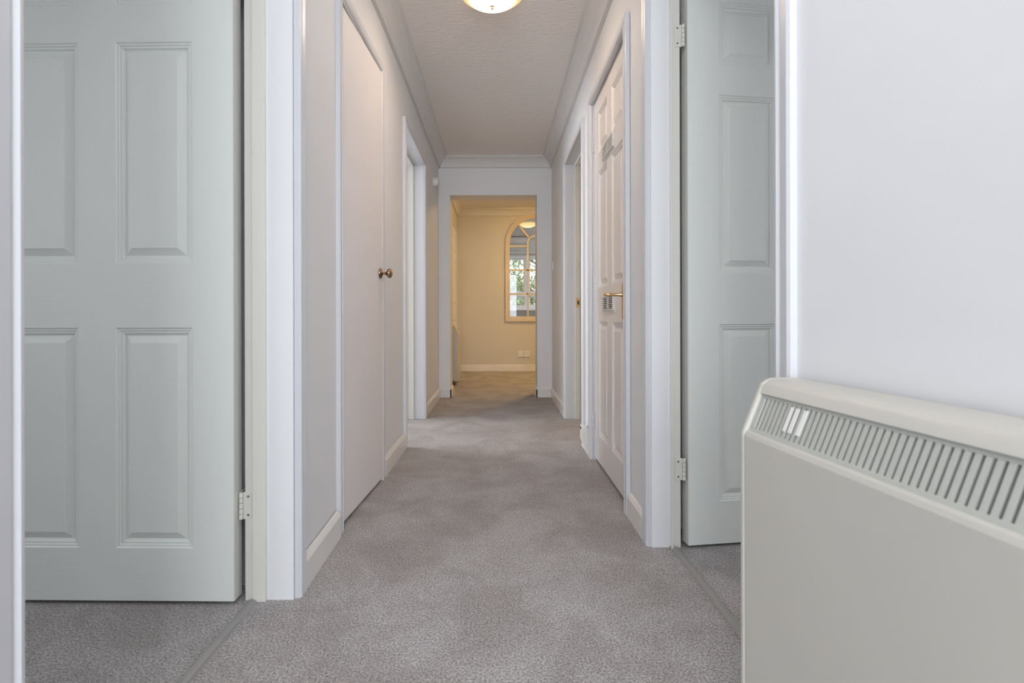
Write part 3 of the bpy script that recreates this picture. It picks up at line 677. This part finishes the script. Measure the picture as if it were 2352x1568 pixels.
# ------------------------------------------------------------------ small fittings
# wall socket pair under the arched window
def faceplate(name, cx, z, y, label, kind):
    e = empty(name, (cx, y, z)); tag(e, label, 'socket')
    obj('faceplate', box(BM(), -0.042, 0.042, -0.014, 0, -0.042, 0.042), M['plastic'], e, bevel=0.003)
    if kind == 'socket':
        for dx, dz, w_, h_ in ((0, 0.015, 0.004, 0.009), (-0.012, -0.010, 0.008, 0.004), (0.012, -0.010, 0.008, 0.004)):
            obj('slot', box(BM(), dx-w_/2, dx+w_/2, -0.0148, -0.0138, dz-h_/2, dz+h_/2), M['slot'], e)
        for s in (-1, 1): obj('screw', lathe(BM(), [(0.003, 0), (0.0028, -0.001), (0.0005, -0.0012)], 'Y', 10, (s*0.033, -0.014, 0)), M['steel'], e)
    else:
        obj('terminal_cover', box(BM(), -0.036, 0.036, -0.017, -0.0135, -0.018, 0.034), M['plastic'], e, bevel=0.002)
        obj('outlet', box(BM(), -0.008, 0.010, -0.0165, -0.0135, -0.046, -0.028), M['plastic'], e)
        for s in (-1, 1): obj('screw', lathe(BM(), [(0.003, 0), (0.0028, -0.001), (0.0005, -0.0012)], 'Y', 10, (s*0.037, -0.014, -0.025)), M['steel'], e)
    return e
faceplate('phone_socket', 0.331, 0.253, LY, 'blank white square phone outlet, left of the pair below the arched window', 'blank')
faceplate('wall_socket', 0.423, 0.250, LY, 'white three pin wall socket, right of the pair below the arched window', 'socket')
o = obj('wall_cable', tube(BM(), [(0.404, LY-0.006, 0.205), (0.404, LY-0.008, 0.165), (0.408, LY-0.020, 0.130), (0.422, LY-0.026, 0.108), (0.445, LY-0.024, 0.100), (0.475, LY-0.020, 0.1005), (0.52, LY-0.012, 0.1005)], 0.0042, 8), M['plastic'], smooth=True)
tag(o, 'thin white cable running from below the wall socket to the baseboard', 'cable')
# low box on baseboard by far right doorway
e = empty('baseboard_box', (0.516, 3.04, 0.062)); tag(e, 'small white outlet box on the baseboard beside the far right doorway', 'electrical box')
obj('box_body', box(BM(), -0.022, 0, -0.055, 0.080, 0, 0.092), M['plastic'], e, bevel=0.002)
obj('cover', box(BM(), -0.0265, -0.0215, -0.050, 0.075, 0.006, 0.086), M['plastic'], e, bevel=0.0015)
o = obj('indicator', box(BM(), -0.031, -0.026, 0.034, 0.062, 0.072, 0.083), M['red'], e); o['label'] = 'dark red indicator'
# light switch right wall
e = empty('light_switch', (0.533, 5.02, 1.27)); tag(e, 'white light switch on the right wall near the end wall', 'switch')
obj('switch_plate', box(BM(), -0.011, 0, -0.042, 0.042, -0.046, 0.046), M['plastic'], e, bevel=0.002)
obj('rocker', prism(BM(), [(-0.011, -0.014), (-0.018, 0.004), (-0.011, 0.014)], lambda p: (p[0], -0.008, p[1]), lambda p: (p[0], 0.008, p[1])), M['plastic'], e)
# round alarm / thermostat left wall
e = empty('wall_sensor', (-0.577, 4.72, 2.01)); tag(e, 'round white sensor high on the left wall near the end wall', 'sensor')
obj('sensor_base', lathe(BM(), [(0.045, 0.0), (0.046, 0.008), (0.044, 0.016)], 'X', 32), M['plastic'], e, smooth=True)
obj('sensor_dome', lathe(BM(), [(0.040, 0.016), (0.041, 0.030), (0.037, 0.042), (0.026, 0.050), (0.010, 0.053), (0.001, 0.0535)], 'X', 32), M['plastic'], e, smooth=True)

# ------------------------------------------------------------------ ceiling lamps
def bowl_lamp(loc, R, drop, m, label, metal='brass'):
    e = empty('ceiling_lamp', loc); tag(e, label, 'lamp')
    obj('ceiling_plate', lathe(BM(), [(R*0.55, 0), (R*0.58, -0.010), (R*0.50, -0.022)], 'Z', 40), M['plastic'], e, smooth=True)
    n = 14; prof = [(max(0.001, R*(1-i/n)), -0.022-drop*(1-(1-i/n)**2.2)) for i in range(n+1)]
    prof = [(R*0.985, -0.014), (R*1.012, -0.015), (R*1.015, -0.020)]+prof
    obj('glass_bowl', lathe(BM(), prof, 'Z', 56), m, e, smooth=True)
    zb_ = -0.022-drop
    obj('finial', lathe(BM(), [(0.001, zb_+0.004), (0.011, zb_+0.002), (0.0125, zb_-0.003), (0.008, zb_-0.006), (0.0060, zb_-0.009), (0.0075, zb_-0.012), (0.0045, zb_-0.018), (0.001, zb_-0.020)], 'Z', 24), M[metal], e, smooth=True)
    return e
bowl_lamp((-0.022, 2.475, CE), 0.148, 0.056, M['bowl'], 'alabaster bowl ceiling light with a brass finial in the hallway')
bowl_lamp((0.0, 0.15, CE), 0.20, 0.070, M['overhead_fill'], 'white bowl ceiling light added above the viewer as fill, out of view')  # unseen lamp added overhead to light the two open near doors
bowl_lamp((0.95, 6.35, CE), 0.16, 0.07, M['bowl_warm'], 'warm bowl ceiling light in the lobby, hidden above the square opening')
bowl_lamp((0.510, 8.75, CE), 0.150, 0.050, M['bowl_soft'], 'glowing bowl ceiling light in the room beyond the arched window')
bowl_lamp((2.1, 8.9, CE), 0.16, 0.07, M['living_fill'], 'white bowl ceiling light added in the living room as fill, out of view')  # extra unseen lamp, added to brighten the room behind the arched window
# lamp in the far right side room
bowl_lamp((1.7, 4.2, CE), 0.16, 0.07, M['bowl_room'], 'warm bowl ceiling light in the far right side room, out of view')

# ------------------------------------------------------------------ net curtain
bm = BM(); n = 36; prev = None
for i in range(n+1):
    x = 0.215+0.155*i/n; y = WY-0.05+0.014*math.sin(i*1.25)
    a = bm.verts.new((x, y, 0.75)); b_ = bm.verts.new((x, y, 1.62))
    if prev: bm.faces.new((prev[0], a, b_, prev[1]))
    prev = (a, b_)
o = obj('net_curtain', bm, M['sheer'], smooth=True)
md = o.modifiers.new('solid', 'SOLIDIFY'); md.thickness = 0.001
tag(o, 'sheer white net hanging at the living room window', 'curtain')

# ------------------------------------------------------------------ garden
g = obj('lawn', box(BM(), -14, 16, 10.6, 30, -0.25, -0.15), M['grass']); tag(g, 'green lawn outside the living room window', 'lawn', kind='structure')
def leaves(n, fn, s0, s1):
    bm = BM()
    for _ in range(n):
        p = Vector(fn()); s = rnd.uniform(s0, s1)
        R_ = Matrix.Rotation(rnd.uniform(0, 2*PI), 3, 'Z') @ Matrix.Rotation(rnd.uniform(-1.2, 1.2), 3, 'X')
        q = [R_ @ Vector(k)*s + p for k in ((0, -1, 0), (0.55, -0.1, 0.12), (0, 1, 0), (-0.55, -0.1, 0.12))]
        v_ = [bm.verts.new(k) for k in q]; bm.faces.new((v_[0], v_[1], v_[2])); bm.faces.new((v_[0], v_[2], v_[3]))
    return bm
def tree(x, y, hgt, label, n, rad, zlo):
    e = empty('garden_tree', (x, y, -0.15)); tag(e, label, 'tree')
    obj('trunk', tube(BM(), [(0, 0, 0), (0.05, 0, hgt*0.3), (-0.03, 0.05, hgt*0.6), (0.05, 0, hgt*0.9)], [0.11, 0.09, 0.06, 0.02], 10), M['bark'], e, smooth=True)
    cs = []
    for k in range(9):
        a = rnd.uniform(0, 2*PI); z0 = rnd.uniform(zlo*0.6, hgt*0.7); L = rnd.uniform(0.6, 1.0)*rad
        end = Vector((L*math.cos(a), L*0.6*math.sin(a), z0+rnd.uniform(0.1, 0.8)))
        mid = Vector((end.x*0.5, end.y*0.5, (z0+end.z)/2+0.12))
        obj('branch', tube(BM(), [(0, 0, z0), mid, end], [0.035, 0.022, 0.008], 7), M['bark'], e, smooth=True)
        cs += [end, (mid+end)/2, mid]
    def f():
        c = rnd.choice(cs); return (c[0]+rnd.gauss(0, 0.22), c[1]+rnd.gauss(0, 0.22), c[2]+rnd.gauss(0, 0.22))
    o = obj('foliage', leaves(n, f, 0.035, 0.065), M['leaf'], e); o['kind'] = 'stuff'
    return e
tree(1.12, 13.4, 3.6, 'leafy green tree beyond the living room window', 6500, 1.5, 1.3)
e = empty('garden_hedge', (1.2, 15.6, -0.15)); tag(e, 'brownish green hedge at the end of the garden', 'hedge')
o = obj('foliage', leaves(22000, lambda: (rnd.uniform(-2.6, 3.5), rnd.uniform(-0.35, 0.35), rnd.uniform(0, 2.02)+0.10*math.sin(rnd.uniform(0, 6))), 0.035, 0.07), M['hedge'], e); o['kind'] = 'stuff'
bm = BM()
for k in range(12): tube(bm, [(-2.4+k*0.5, 0, 0), (-2.35+k*0.5, 0.05, 0.7), (-2.45+k*0.5, 0, 1.3)], [0.03, 0.022, 0.01], 6)
obj('stems', bm, M['bark'], e)
